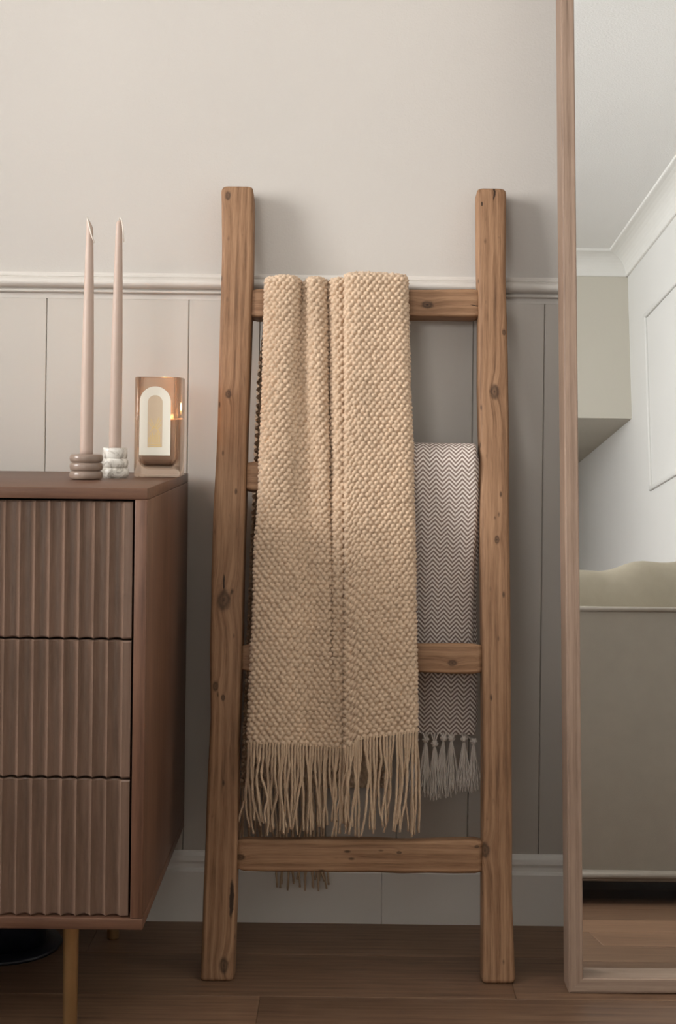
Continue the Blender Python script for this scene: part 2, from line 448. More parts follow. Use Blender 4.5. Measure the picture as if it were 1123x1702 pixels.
def stile(name, key, depth, seed, mat, endr):
    """key: (py, left px, right px) rows from the top to the foot."""
    ys = np.array([k[0] for k in key], float)
    e_ = np.array([0, 0.4, 1.0, 1.8, 2.8, 4.0, 5.5, 7.5, 11.0])
    yy = np.concatenate([ys[0] + e_, np.linspace(ys[0] + 18, ys[-1] - 18, 90), (ys[-1] - e_)[::-1]])
    n = len(yy)
    xl = np.interp(yy, ys, [k[1] for k in key]); xr = np.interp(yy, ys, [k[2] for k in key])
    rows = []
    zt = 0
    for i in range(n):
        a = lad(xl[i], yy[i]); b = lad(xr[i], yy[i])
        rows.append([a[0], b[0], (a[1] + b[1]) / 2])
    rows = np.array(rows)
    rows[-1, 2] = max(rows[-1, 2], 0.0)
    rows[:, 0] += smooth_noise(n, seed, 0.0009, 14); rows[:, 1] += smooth_noise(n, seed + 1, 0.0011, 12)
    x0 = rows[:, :2].mean(); zb = rows[-1, 2]
    P = []
    L = rows[0, 2] - zb
    for i in range(n):
        e = min(rows[0, 2] - rows[i, 2], rows[i, 2] - zb)
        sh = endr * (1 - math.sqrt(max(0, 1 - (1 - min(1, e / endr)) ** 2))) if e < endr else 0
        fy = 0.0012 * math.sin(i * 0.21 + seed)
        P.append([(x, y, rows[i, 2] - zb) for x, y in rrect(rows[i, 0] - x0 + sh, rows[i, 1] - x0 - sh, sh + fy, depth - sh, 0.0065, 4)])
    P = np.array(P)
    c0 = np.repeat(P[:1].mean(1, keepdims=True), P.shape[1], 1); c1 = np.repeat(P[-1:].mean(1, keepdims=True), P.shape[1], 1)
    P = np.concatenate([c0, P, c1])
    o = grid_obj(name, P, mat, ladder, closed=True)
    o.location = (x0, 0, zb)
    return o, x0, zb
def kpos(px, py, x0, zb, r):
    a = lad(px, py); return (a[0] - x0, 0.0, a[1] - zb, r)
keyL = [(309, 369.5, 420), (330, 369.5, 421.5), (470, 367, 417.5), (700, 361.5, 413), (900, 353.5, 406), (935, 352, 405.5), (960, 350.5, 405), (1000, 350.5, 404), (1100, 348.5, 401.5), (1200, 346, 399), (1400, 341, 394), (1500, 337, 392), (1560, 335.5, 389), (1631, 333, 386)]
keyR = [(311, 794, 841), (470, 795, 842.5), (620, 797, 844), (800, 798.5, 846), (950, 799.5, 847.5), (1200, 801, 850), (1400, 802, 853), (1500, 801, 854), (1636, 800, 855)]
WL, WM, WD = srgb(166, 129, 98), srgb(132, 98, 71), srgb(60, 41, 28)
def lad_mid(key):
    ys = np.array([k[0] for k in key], float); yy = np.linspace(ys[0], ys[-1], 90)
    xl = np.interp(yy, ys, [k[1] for k in key]); xr = np.interp(yy, ys, [k[2] for k in key])
    return np.mean([[lad(a, y)[0], lad(b, y)[0]] for a, b, y in zip(xl, xr, yy)])
xL, xR = lad_mid(keyL), lad_mid(keyR)
matL = wood('ladder_wood_a', WL, WM, WD, 2, knots=[kpos(372, 998, xL, 0, .013), kpos(358, 1141, xL, 0, .006), kpos(372, 1605, xL, 0, .009), kpos(380, 655, xL, 0, .006), kpos(379, 326, xL, 0, .006), kpos(371, 1160, xL, 0, .004)],
            cracks=[(lad(385, 1495)[0] - xL, lad(385, 1495)[1], .0035, .03), (lad(372, 968)[0] - xL, lad(372, 968)[1], .0016, .013)], rough=0.62)
matR = wood('ladder_wood_b', WL, WM, WD, 2, knots=[kpos(822, 652, xR, 0, .010), kpos(806, 1415, xR, 0, .009), kpos(838, 553, xR, 0, .004), kpos(826, 898, xR, 0, .005)],
            cracks=[(lad(821, 325)[0] - xR, lad(821, 322)[1], .0014, .014), (lad(801, 338)[0] - xR, lad(801, 340)[1], .0016, .004)], rough=0.62)
sL, xL, zL = stile('stile', keyL, 0.046, 3, matL, 0.004)
sR, xR, zR = stile('stile', keyR, 0.046, 8, matR, 0.0075)

def rung(px0, px1, yt0, yb0, yt1, yb1, depth, seed, knots=(), cracks=()):
    n = 60
    P = []
    a0, b0 = lad(px0, yt0)[1], lad(px0, yb0)[1]; a1, b1 = lad(px1, yt1)[1], lad(px1, yb1)[1]
    X0, X1 = lad(px0, yt0)[0], lad(px1, yt1)[0]
    zc = (a0 + b0 + a1 + b1) / 4; xc = (X0 + X1) / 2
    nt = smooth_noise(n, seed, 0.0007, 9); nb = smooth_noise(n, seed + 1, 0.0007, 9)
    for i in range(n):
        t = i / (n - 1)
        zt = a0 + (a1 - a0) * t + nt[i] - zc; zb = b0 + (b1 - b0) * t + nb[i] - zc
        sh = 0.0025 * max(0, 1 - min(i, n - 1 - i) / 2.0) if X1 - X0 > 0 else 0
        xx = X0 + (X1 - X0) * t - xc
        P.append([(xx, y, z) for z, y in rrect(zb + sh, zt - sh, 0.0 + sh, depth - sh, 0.005, 4)])
    P = np.array(P)[::-1]
    c0 = np.repeat(P[:1].mean(1, keepdims=True), P.shape[1], 1); c1 = np.repeat(P[-1:].mean(1, keepdims=True), P.shape[1], 1)
    # wood axis 0: shader frame is (y,z,x)
    kk = [(0.0, lad(kx, ky)[1] - zc, lad(kx, ky)[0] - xc, r) for kx, ky, r in knots]
    m = wood('rung_wood', WL, WM, WD, 3, rough=0.6, knots=[(k[1], k[0], k[2], k[3]) for k in kk],
             cracks=[(lad(kx, ky)[1] - zc, lad(kx, ky)[0] - xc, a, b) for kx, ky, a, b in cracks])
    o = grid_obj('rung', np.concatenate([c0, P, c1]), m, ladder, closed=True)
    o.location = (xc, 0.006, zc)
    return o
rung(414, 799, 478, 524, 478, 524, 0.040, 21, knots=[(710, 505, .008)], cracks=[(792, 506, .0010, .010)])
rung(406, 800, 766, 812, 767, 813, 0.040, 25)
rung(400, 802, 1070, 1116, 1069, 1119, 0.040, 31, knots=[(752, 1102, .006)])
rung(393, 804, 1396, 1450, 1397, 1454, 0.042, 37, knots=[(398, 1426, .006), (663, 1418, .003), (793, 1408, .003)])

# ------------------------------------------------------------------ beige knitted throw
def yarn_mat(name, col, var=0.10, bump=0.22):
    m = NT(name, 0.92, 0.15)
    v = m.coord()
    n = m.noise(v, 260, 4, 0.6); n2 = m.noise(v, 22, 3)
    h = m.ma('ADD', m.ma('MULTIPLY', n, 0.6), m.ma('MULTIPLY', n2, 0.4))
    m.color(m.ramp(h, [(0.3, tuple(c * (1 - 2 * var) for c in col)), (0.7, tuple(min(1, c * (1 + var)) for c in col))]))
    m.b.inputs['Sheen Weight'].default_value = 0.15
    m.b.inputs['Sheen Roughness'].default_value = 0.6
    m.bump(m.noise(m.mapv(v, rot=(0, 0.6, 0), scale=(1, 1, 0.45)), 1500, 4, 0.7), bump, 0.0012)
    return m.m
M_throw = yarn_mat('beige_wool', srgb(212, 185, 157))
throw = empty('knitted_throw', (0, LY, 0))
tag(throw, 'chunky beige knitted throw with long fringe draped over the top ladder rung', 'blanket')
BASE = 0.016
# cross-sections of the folded front: (px, mm towards the viewer)
K = {
 476: [(440, -7), (440.5, 4), (450, 10), (468, 14), (486, 13), (495, 6), (500, -5), (506, -4), (516, 8), (530, 9), (540, 2), (545, -8), (550, 2), (558, 7), (568, 7), (578, 3), (574, 12), (577, 19), (595, 22), (630, 20), (664, 17), (676, 10), (678, -3)],
 620: [(437, -7), (437.5, 4), (446, 10), (464, 15), (480, 14), (489, 7), (496, -1), (506, -2), (518, 7), (532, 9), (542, 2), (547, -9), (552, 1), (559, 6), (568, 7), (579, 3), (574, 12), (577, 18), (596, 21), (630, 18), (668, 16), (679, 10), (681, -3)],
 780: [(431, -7), (431.5, 3), (440, 9), (458, 13), (476, 12), (488, 6), (500, 2), (512, 0), (524, 3), (536, 6), (545, 3), (549, -7), (554, 1), (561, 6), (569, 7), (580, 3), (574, 11), (577, 16), (598, 18), (632, 16), (674, 15), (685, 9), (687, -3)],
 950: [(422, -7), (422.5, 3), (432, 8), (452, 11), (474, 11), (492, 8), (506, 3), (518, 0), (530, 1), (540, 3), (547, 2), (551, -3), (555, 2), (562, 6), (569, 7), (580, 3), (573.5, 10), (577, 15), (600, 17), (636, 15), (678, 14), (689, 8), (690.5, -3)],
 1240: [(412, -7), (412.5, 3), (422, 8), (446, 10), (470, 10), (492, 6), (508, 2), (520, 1), (531, 3), (541, 5), (548, 6), (552, 7), (556, 8), (562, 9), (568, 9), (578, 4), (572.5, 12), (576, 16), (604, 17), (640, 15), (682, 14), (692.5, 8), (694, -3)],
}
KY = sorted(K)
NU = 280
def section(py):
    py = min(max(py, KY[0]), KY[-1])
    for a, b in zip(KY[:-1], KY[1:]):
        if a <= py <= b:
            t = (py - a) / (b - a); t = t * t * (3 - 2 * t)
            P = (1 - t) * np.array(K[a], float) + t * np.array(K[b], float); break
    P[:, 0] += np.where(P[:, 0] < 450, 2.5, 0) - np.where(P[:, 0] > 660, 2.5, 0)
    c = catmull(P, NU)
    q = c * np.array([1.0, 1.0]); s = np.concatenate([[0], np.cumsum(np.hypot(*np.diff(q, axis=0).T))])
    u = np.linspace(0, s[-1], NU)
    return np.stack([np.interp(u, s, c[:, 0]), np.interp(u, s, c[:, 1])], -1), s[-1]
uu = np.linspace(0, 1, NU)
sec0, SW = section(900)
ispl = int(np.argmin(np.abs(sec0[:, 0] - 574) + 100 * (uu < 0.5) * 0 + 30 * np.abs(sec0[:, 1] - 9) * 0))
# bottom edge heights along u (left flap sags to the fold, right flap sits a little higher)
ub = np.array([0, .1, .3, .5, .60, .625, .66, .70, 1.0]); yb = np.array([1236, 1235, 1238, 1241, 1244, 1240, 1228, 1226, 1214])
ybot = np.interp(uu, ub, yb)
NVF = 620
vv = np.linspace(0, 1, NVF)
front = np.zeros((NVF, NU, 3))
for i, v in enumerate(vv):
    pyr = 476 + v * (1240 - 476)
    sc, _ = section(pyr)
    yy = 476 + v * (ybot - 476)
    for j in range(NU):
        x, z = lad(sc[j, 0], yy[j]); front[i, j] = (x, -(BASE + sc[j, 1] * 0.00135), z)
z0 = front[0, :, 2].mean()
# over the rung
NA = 40
d0 = -front[0, :, 1]
arcs = np.zeros((NA, NU, 3))
yback = 0.046 + 0.012 + 0.004 * np.sin(uu * 23)
for i in range(NA):
    ph = math.pi * (i + 1) / (NA + 1)
    yc = (yback - d0) / 2; A = (yback + d0) / 2
    H = 0.005 + 0.30 * d0
    arcs[i, :, 0] = front[0, :, 0]
    arcs[i, :, 1] = yc - A * math.cos(ph)
    arcs[i, :, 2] = front[0, :, 2] + H * math.sin(ph)
# behind: hangs plumb towards the wall
NB = 330
back = np.zeros((NB, NU, 3))
LB = z0 * math.cos(LA) - 0.235
for i in range(NB):
    t = (i + 1) / NB; s = LB * t
    back[i, :, 0] = front[0, :, 0] * (1 + 0.02 * t) - 0.010 * min(1, t * 6) - 0.020 * t
    back[i, :, 1] = yback + s * math.sin(LA) - 0.006 * t
    back[i, :, 2] = front[0, :, 2] - s * math.cos(LA)
G = np.concatenate([back[::-1], arcs[::-1], front])
# knit relief
dv = np.linalg.norm(np.diff(G, axis=0), axis=2).mean(1)
vlen = np.concatenate([[0], np.cumsum(dv)])
PU, PV = 0.0098, 0.0063
UU = uu[None, :] * SW * 0.001 * 0.97 + 0 * vlen[:, None]
VV = vlen[:, None] + 0 * UU
def hsh(a, b): 
    x = np.sin(a * 127.1 + b * 311.7) * 43758.5453; return x - np.floor(x)
hgt = np.zeros_like(UU)
r0 = np.floor(VV / PV)
for dr in (-1, 0, 1, 2):
    r = r0 + dr
    shift = np.mod(r, 2) * 0.5
    c0_ = np.round(UU / PU - shift)
    for dc in (-1, 0, 1):
        c = c0_ + dc
        jx = (hsh(r, c) - 0.5) * 0.0018; jy = (hsh(c + 5, r) - 0.5) * 0.0016
        du = UU - (c + shift) * PU - jx; dw = VV - r * PV - jy
        ca, sa = math.cos(0.5), math.sin(0.5)
        e1 = (du * ca - dw * sa) / 0.0046; e2 = (du * sa + dw * ca) / 0.0042
        hh = np.sqrt(np.clip(1 - e1 ** 2 - e2 ** 2, 0, None)) * (0.85 + 0.3 * hsh(r + 3, c + 7))
        hgt = np.maximum(hgt, hh)
dGu = np.gradient(G, axis=1); dGv = np.gradient(G, axis=0)
NN = np.cross(dGu, dGv); NN /= np.linalg.norm(NN, axis=2)[..., None] + 1e-12
if NN[-50, 120, 1] > 0: NN = -NN
Gd = G + NN * (hgt * 0.0056 - 0.0022)[..., None]
Gd += rng.normal(size=Gd.shape) * 0.00008
knit = grid_obj('knitted_cloth', Gd, M_throw, throw)
throw.rotation_euler = (-LA, 0, 0)
# fringe
def strand(root, length, seed, lean=0.0, wav=1.0, rad=0.0019, down=(0, 0, -1)):
    r = np.random.default_rng(seed); n = 30
    t = np.linspace(0, 1, n)
    p = np.zeros((n, 3)); p[:, 2] = -length * t
    k = 7
    nx = np.interp(t * k, np.arange(k + 1), np.concatenate([[0, 0], np.cumsum(r.normal(size=k - 1)) * 0.0016 * wav]))
    ny = np.interp(t * k, np.arange(k + 1), np.concatenate([[0, 0], np.cumsum(r.normal(size=k - 1)) * 0.0012 * wav]))
    ker = np.array([1, 2, 3, 2, 1]) / 9
    nx = np.convolve(np.pad(nx, 2, 'edge'), ker, 'valid'); ny = np.convolve(np.pad(ny, 2, 'edge'), ker, 'valid')
    p[:, 0] = nx + lean * t ** 2; p[:, 1] = ny
    return p + np.asarray(root)
LR = np.array([[1, 0, 0], [0, math.cos(LA), -math.sin(LA)], [0, math.sin(LA), math.cos(LA)]])   # rows: local axes in world
def to_local(Pw): return world_to_lad(Pw)
def to_world(Pl): return LO + Pl[..., 0:1] * np.array([1, 0, 0]) + Pl[..., 1:2] * LN + Pl[..., 2:3] * LU
bott = to_world(G[-1]); backb = to_world(G[0])
def fringe(edge, step, lmin, lmax, seed, rad, end_px=None):
    s = np.concatenate([[0], np.cumsum(np.linalg.norm(np.diff(edge, axis=0), axis=1))])
    k = 0
    pos = 0.002
    while pos < s[-1] - 0.001:
        root = np.array([np.interp(pos, s, edge[:, i]) for i in range(3)])
        ln = rng.uniform(lmin, lmax)
        if end_px: ln += root[2] - on_y(550, end_px, root[1])[2]
        root[2] += 0.004
        pts = strand(root, ln, seed + k, rng.normal() * 0.007, rng.uniform(0.6, 1.9))
        pts[:, 1] = np.minimum(pts[:, 1], -0.022)
        P = to_local(pts)
        tube('fringe_strand', P, np.full(len(P), rad) * np.linspace(1, 0.8, len(P)), M_fringe, throw, 8, twist=900.0, lobes=2, lob=0.20)
        pos += step * rng.uniform(0.75, 1.3); k += 1
M_fringe = yarn_mat('beige_yarn', srgb(204, 177, 148), 0.08, 0.3)
fringe(bott, 0.0044, -0.020, 0.004, 1000, 0.0020, 1391)
# back fringe hangs lower in the middle, where the blanket sags
bm_ = backb[(np.abs(backb[:, 0] + 0.070) < 0.042)]
fringe(bm_, 0.0046, 0.150, 0.178, 3000, 0.0020)
bm_ = backb[(np.abs(backb[:, 0] + 0.02) >= 0.094)]
fringe(bm_[bm_[:, 0] < -0.1], 0.006, 0.10, 0.13, 3300, 0.0019)

# ------------------------------------------------------------------ herringbone blanket
def herring():
    m = NT('herringbone_cotton', 0.9, 0.1)
    uv = m.sep(m.coord('UV'))
    nz = m.noise(m.coord(), 25, 2)
    u = m.ma('ADD', uv[0], m.ma('MULTIPLY', m.ma('SUBTRACT', nz, 0.5), 0.0015)); v = uv[1]
    t = m.ma('PINGPONG', u, 0.0103)
    ph = m.ma('FRACT', m.ma('DIVIDE', m.ma('ADD', v, m.ma('MULTIPLY', t, 1.05)), 0.0072))
    tri = m.ma('ABSOLUTE', m.ma('SUBTRACT', m.ma('MULTIPLY', ph, 2.0), 1.0))
    # yarn break-up along the diagonals
    cell = m.noise(m.comb(m.ma('MULTIPLY', u, 900), m.ma('MULTIPLY', v, 900), 0.0), 1.0, 2)
    edge = m.ma('ADD', tri, m.ma('MULTIPLY', m.ma('SUBTRACT', cell, 0.5), 0.45))
    fac = m.smooth(edge, 0.36, 0.66)
    m.color(m.mixc(fac, srgb(138, 120, 110), srgb(236, 225, 217)))
    m.bump(m.ma('ADD', m.ma('MULTIPLY', fac, 0.7), m.ma('MULTIPLY', cell, 0.5)), 0.5, 0.0012)
    return m.m
M_her = herring()
M_tas = yarn_mat('white_cotton_yarn', srgb(228, 218, 208), 0.05, 0.3)
her = empty('herringbone_blanket', (0, 0, 0))
tag(her, 'white and taupe herringbone blanket with white tassels folded over a lower ladder rung', 'blanket')
# rung 2 sits at this world place
rz = lad(600, 789)[1]
r2 = LO + LU * rz                      # front centre of the second rung (world)
ytop = r2[1] + 0.006
def her_sheet(name, right_keys, left_px, yoff, ytop_px, ybot_px, layer, bulge):
    NVh, NUh = 170, 60
    ys = np.array([k[0] for k in right_keys], float); xs = np.array([k[1] for k in right_keys], float)
    P = []; UV = []
    def ydepth(py):
        # drapes off the rung front, then falls behind the third rung
        t = np.clip((py - 790) / 280, 0, 1); t = t * t * (3 - 2 * t)
        return (ytop - 0.012) * (1 - t) + (ytop + 0.016) * t + yoff
    z_t = on_y(740, 775, ydepth(775))[2]
    ul = np.linspace(0, 1, NUh)
    rowsP = []
    for i in range(NVh):
        py = 775 + (ybot_px - 775) * i / (NVh - 1)
        xr = np.interp(py, ys, xs); yd = ydepth(py)
        a = on_y(left_px, py, yd); b = on_y(xr, py, yd)
        w = b[0] - a[0]; rr = 0.007
        xx = a[0] + w * np.clip(ul / 0.9, 0, 1)
        c = np.clip((ul - 0.78) / 0.22, 0, 1)
        ang_ = c * math.pi * 0.75
        x = np.where(ul < 0.78, a[0] + (w - rr) * (ul / 0.78), b[0] - rr + rr * np.sin(ang_))
        y = yd + np.where(ul < 0.78, 0, rr * (1 - np.cos(ang_))) + bulge * np.sin(ul * 5 + 1) * 0.002 * min(1, i / 40)
        rowsP.append(np.stack([x, y, np.full(NUh, b[2] * 1.0)], -1))
    rowsP = np.array(rowsP)
    topz = on_y(740, ytop_px, ytop)[2]
    H = topz - z_t
    arcsP = []
    for i in range(24):
        ph = math.pi * (24 - i) / 25
        q = rowsP[0].copy()
        A = 0.029
        sh = 1 - 0.018 * math.sin(ph) ** 3
        q[:, 1] = q[:, 1] + A - A * math.cos(ph); q[:, 2] = q[:, 2] + H * math.sin(ph) * (1 - 0.12 * np.clip((ul - .7) / .3, 0, 1) ** 2)
        arcsP.append(q)
    backP = []
    for i in range(20):
        q = arcsP[0].copy(); q[:, 2] = rowsP[0][:, 2] - 0.40 * (20 - i) / 20; backP.append(q)
    G = np.concatenate([np.array(backP), np.array(arcsP), rowsP])
    du = np.concatenate([[0], np.cumsum(np.linalg.norm(np.diff(rowsP[40], axis=0), axis=1))])
    dvv = np.concatenate([[0], np.cumsum(np.linalg.norm(np.diff(G[:, 20], axis=0), axis=1))])
    # the weave drifts a little to the left on the way down
    uv = np.stack([du[None, :] + 0.0 * dvv[:, None] + 0.02 * dvv[:, None], 0 * du[None, :] - dvv[:, None]], -1)
    o = grid_obj(name, G, M_her, her, uv)
    return o, G
her_sheet('inner_fold', [(775, 796.5), (830, 798), (880, 797.5), (930, 795), (1000, 792), (1120, 794), (1200, 794)], 648, 0.010, 752, 1205, 1, 0.5)
o1, G1 = her_sheet('outer_fold', [(775, 793), (820, 795.5), (880, 793.5), (930, 790), (1000, 788), (1060, 787), (1120, 793), (1180, 792), (1222, 791)], 648, 0.0, 737, 1221, 0, 1.0)
# tassels along the hem
hem = G1[-1]
def tassel(px, pyk, ln, seed, n=46, spread=0.012):
    r = np.random.default_rng(seed)
    yk = hem[:, 1].mean() - 0.002
    k = on_y(px, pyk, yk)
    parts = []
    V, Fc = [], []
    def add(Pg):
        R_, C_ = Pg.shape[:2]; b = len(V)
        V.extend(Pg.reshape(-1, 3).tolist())
        for i in range(R_ - 1):
            for j in range(C_): Fc.append((b + i * C_ + j, b + i * C_ + (j + 1) % C_, b + (i + 1) * C_ + (j + 1) % C_, b + (i + 1) * C_ + j))
    # knot: two little crossing loops
    for q in range(3):
        a = np.linspace(0, 2 * np.pi, 15)
        th = q * 1.05 + r.uniform(-.2, .2)
        ring = np.stack([0.0042 * np.cos(a) * math.cos(th), 0.0036 * np.sin(a) * 0.9, 0.0042 * np.cos(a) * math.sin(th) * 0.9], -1) + k
        add(tube_pts(ring, 0.0022, 6))
    for q in range(3):   # yarns from the hem to the knot
        h = hem[np.argmin(np.abs(hem[:42, 0] - (k[0] + (q - 1) * 0.006)))] + np.array([0, -0.001, 0.003])
        add(tube_pts(np.linspace(h, k, 6), 0.0014, 5))
    for q in range(n):
        m_ = 14; t = np.linspace(0, 1, m_)
        a = r.uniform(0, 2 * np.pi); s = r.uniform(0.1, 1) * spread; L_ = ln * r.uniform(0.78, 1.05)
        w = np.cumsum(r.normal(size=(m_, 2)), 0) * 0.0007
        p = np.stack([k[0] + s * math.cos(a) * t ** 0.7 + w[:, 0] * t, k[1] + 0.6 * s * math.sin(a) * t ** 0.7 + w[:, 1] * t, k[2] - 0.002 - L_ * t], -1)
        add(tube_pts(p, 0.0010, 4))
    return obj('tassel', V, Fc, M_tas, her, True)
for i, (px, pyk, ln) in enumerate([(690, 1229, .085), (707, 1229, .083), (722, 1236, .085), (737, 1227, .088), (750, 1227, .086), (771, 1228, .082), (787, 1232, .076)]):
    tassel(px, pyk, ln, 500 + i)

# ------------------------------------------------------------------ chest of drawers
DXR = -0.2655; DYF = -0.498; DYB = -0.022; DZT = 0.741; DZB = 0.159; DXL = -1.75
M_wal = wood('walnut_veneer', srgb(118, 85, 66), srgb(100, 70, 54), srgb(80, 55, 42), 0, rough=0.42, grain=0.8, spec=0.4, bump=0.06, rings=0.5)
M_walv = wood('walnut_veneer_upright', srgb(118, 85, 66), srgb(100, 70, 54), srgb(80, 55, 42), 2, rough=0.42, grain=0.8, spec=0.4, bump=0.06, rings=0.5)
M_drw = wood('fluted_walnut', srgb(130, 105, 90), srgb(113, 91, 77), srgb(94, 74, 62), 2, rough=0.24, grain=0.7, spec=0.75, bump=0.05, rings=0.4)
chest = empty('chest_of_drawers', ((DXL + DXR) / 2, (DYF + DYB) / 2, 0))
tag(chest, 'brown walnut chest with three fluted drawers and brass legs', 'chest')
CL = Vector(chest.location)
def cbox(name, lo, hi, mat, bev=0.001):
    c = [(lo[i] + hi[i]) / 2 for i in range(3)]
    h = [(hi[i] - lo[i]) / 2 for i in range(3)]
    return box(name, [-x for x in h], h, mat, chest, bev, 2, loc=Vector(c) - CL)
TT = 0.0150
cbox('top_panel', (DXL, DYF, DZT - TT), (DXR, DYB, DZT), M_wal)
cbox('bottom_panel', (DXL, DYF, DZB), (DXR, DYB, DZB + TT), M_wal)
cbox('side_panel', (DXR - 0.0165, DYF, DZB + TT + 0.0002), (DXR, DYB, DZT - TT - 0.0002), M_walv)
cbox('side_panel', (DXL, DYF, DZB + TT + 0.0002), (DXL + 0.0165, DYB, DZT - TT - 0.0002), M_walv)
cbox('back_panel', (DXL + 0.017, DYB - 0.008, DZB + TT), (DXR - 0.017, DYB, DZT - TT), M_walv)
cbox('carcass_liner', (DXL + 0.017, DYF + 0.032, DZB + TT + .001), (DXR - 0.017, DYB - 0.009, DZT - TT - .001), M_dark)
# drawers with scalloped fronts
SCW = 1902.0 / 2400 * 0.001 * 24.75
DR0, DR1 = DXL + 0.0165 + 0.0035, DXR - 0.0165 - 0.0035
def drawer(z0, z1):
    yb = DYF + 0.028; yf = DYF + 0.003
    nfl = int((DR1 - 0.0105 - DR0) / SCW)
    prof = [(DR1, yf + 0.002), (DR1 - 0.0105, yf)]
    x = DR1 - 0.0105
    while x - SCW > DR0 + 0.004:
        for k in range(1, 17):
            t = k / 16.0
            a = 0.0084 * (1 - (2 * t - 1) ** 2)
            prof.append((x - SCW * t, yf + a))
        x -= SCW
    prof.append((DR0, yf))
    prof = prof[::-1]
    xc, zc = (DR0 + DR1) / 2, (z0 + z1) / 2
    n = len(prof); V = []
    e = 0.0018
    for zz, ins in ((z0 - zc, e), (z0 + e - zc, 0), (z1 - e - zc, 0), (z1 - zc, e)):
        for (px_, py_) in prof: V.append((px_ - xc, py_ + ins - yb, zz))
    Fc = []
    for r in range(3):
        for i in range(n - 1): Fc.append((r * n + i, r * n + i + 1, (r + 1) * n + i + 1, (r + 1) * n + i))
    b = len(V)
    V += [(DR0 - xc, 0, z0 - zc), (DR1 - xc, 0, z0 - zc), (DR0 - xc, 0, z1 - zc), (DR1 - xc, 0, z1 - zc)]
    Fc += [(b, b + 1) + tuple(range(n - 1, -1, -1)), (b + 3, b + 2) + tuple(range(3 * n, 4 * n)), (b + 1, b, b + 2, b + 3),
           (b, 0, n, 2 * n, 3 * n, b + 2), (b + 1, b + 3, 4 * n - 1, 3 * n - 1, 2 * n - 1, n - 1)]
    o = obj('drawer', V, Fc, M_drw, chest, False, loc=Vector((xc, yb, zc)) - CL)
    return o
zin0, zin1 = DZB + TT, DZT - TT
gap = 0.0028
hdr = (zin1 - zin0 - 2 * gap - 0.003) / 3
for k in range(3):
    z1 = zin1 - 0.003 - k * (hdr + gap)
    drawer(z1 - hdr + (0 if k < 2 else 0.001), z1)
# legs
M_brass = plain('brushed_brass', srgb(176, 144, 102), 0.42, 0.5, 0.06, 30, metal=0.85)
lp = [(0.0092, 0.0), (0.0096, 0.002), (0.0108, DZB - 0.004), (0.0110, DZB)]
legx = on_y(117.5, 1600, DYF + 0.05)[0]
leg = lathe('leg', lp, M_brass, chest, 32)
leg.location = Vector((legx, DYF + 0.05, 0)) - CL
for (lx, ly) in ((legx, DYB - 0.07), (DXL + 0.1, DYF + 0.05), (DXL + 0.1, DYB - 0.07)):
    copy(leg, chest, Vector((lx, ly, 0)) - CL)

# ------------------------------------------------------------------ things on the chest
def on_top(px, py, z=DZT):
    d = rray(px, py); t = (z - CAM[2]) / d[2]; return CAM + t * d
def taper(name, base, h, r0, lean, seed, label, wick_pts, slant):
    m = M_candle
    root = empty(name, base, (0, lean, 0))
    tag(root, label, 'candle', 'taper candles on the chest')
    prof = [(r0 * 0.98, 0)]
    for i in range(1, 30):
        t = i / 29.0
        prof.append((r0 * (1.0 - 0.50 * t ** 1.9), t * h * 0.985))
    for i in range(1, 8):
        t = i / 7.0
        prof.append((r0 * 0.5 * math.cos(t * math.pi / 2 * 0.95), h * (0.985 + 0.015 * math.sin(t * math.pi / 2))))
    o = lathe('wax', prof, m, root, 28)
    for v in o.data.vertices:
        if v.co.z > h * 0.95: v.co.z += slant * v.co.x * (v.co.z - h * 0.95) / (h * 0.05)
    tube('wick', np.array(wick_pts), 0.0009, M_wick, root, 6)
    return root
M_candle = plain('blush_wax', srgb(186, 164, 150), 0.45, 0.4, 0.02, 12)
M_candle.node_tree.nodes['Principled BSDF'].inputs['Subsurface Weight'].default_value = 0.15
M_candle.node_tree.nodes['Principled BSDF'].inputs['Subsurface Radius'].default_value = (0.01, 0.006, 0.004)
M_wick = plain('wick_cotton', srgb(232, 222, 210), 0.9, 0.1)
def holder(name, px, pyb, prof_px, mat, label, n=48):
    """profile given as (radius px, height px above the base) at the holder's distance"""
    b = on_top(px, pyb)
    sc = (b[1] - CAM[1]) / F
    r = max(p[0] for p in prof_px) * sc
    c = np.array([b[0], b[1] + r * 0.8, DZT])
    sc = (c[1] - CAM[1]) / F
    o = lathe(name, [(p[0] * sc, p[1] * sc) for p in prof_px], mat, None, n, loc=tuple(c))
    tag(o, label, 'candle holder', 'candle holders on the chest')
    return o, c, sc
def ring(r_in, r_out, z0, z1, n=9):
    return [(r_in + (r_out - r_in) * math.sin(math.pi * k / n) ** 0.6, z0 + (z1 - z0) * (0.5 - 0.5 * math.cos(math.pi * k / n))) for k in range(n + 1)]
M_taupe = plain('taupe_ceramic', srgb(140, 121, 107), 0.30, 0.5, 0.03, 10)
mm_ = NT('white_marble', 0.35, 0.5)
vn = mm_.noise(mm_.coord(), 42, 6, 0.65, 1.8)
mm_.color(mm_.ramp(vn, [(0.40, srgb(176, 168, 156)), (0.49, srgb(222, 216, 206)), (0.62, srgb(236, 231, 222))]))
h1, c1, s1 = holder('ringed_candle_holder', 139, 798, [(22, 0)] + ring(23, 27.5, 1, 14.5) + ring(23, 27.5, 15, 28.5) + ring(23, 27.5, 29, 42) + [(14, 42.5), (12.0, 41), (11.6, 36)], M_taupe, 'taupe ceramic candle holder of three stacked rings')
h2, c2, s2 = holder('bubble_candle_holder', 187.5, 795, [(19, 0)] + ring(18, 23.5, 1, 17) + ring(18, 22.5, 17, 32) + [(19.5, 33), (20.2, 35), (20.2, 48), (19.5, 50), (13, 50), (12.0, 48), (11.8, 41)], mm_.m, 'white marbled candle holder with two bulges and a straight collar')
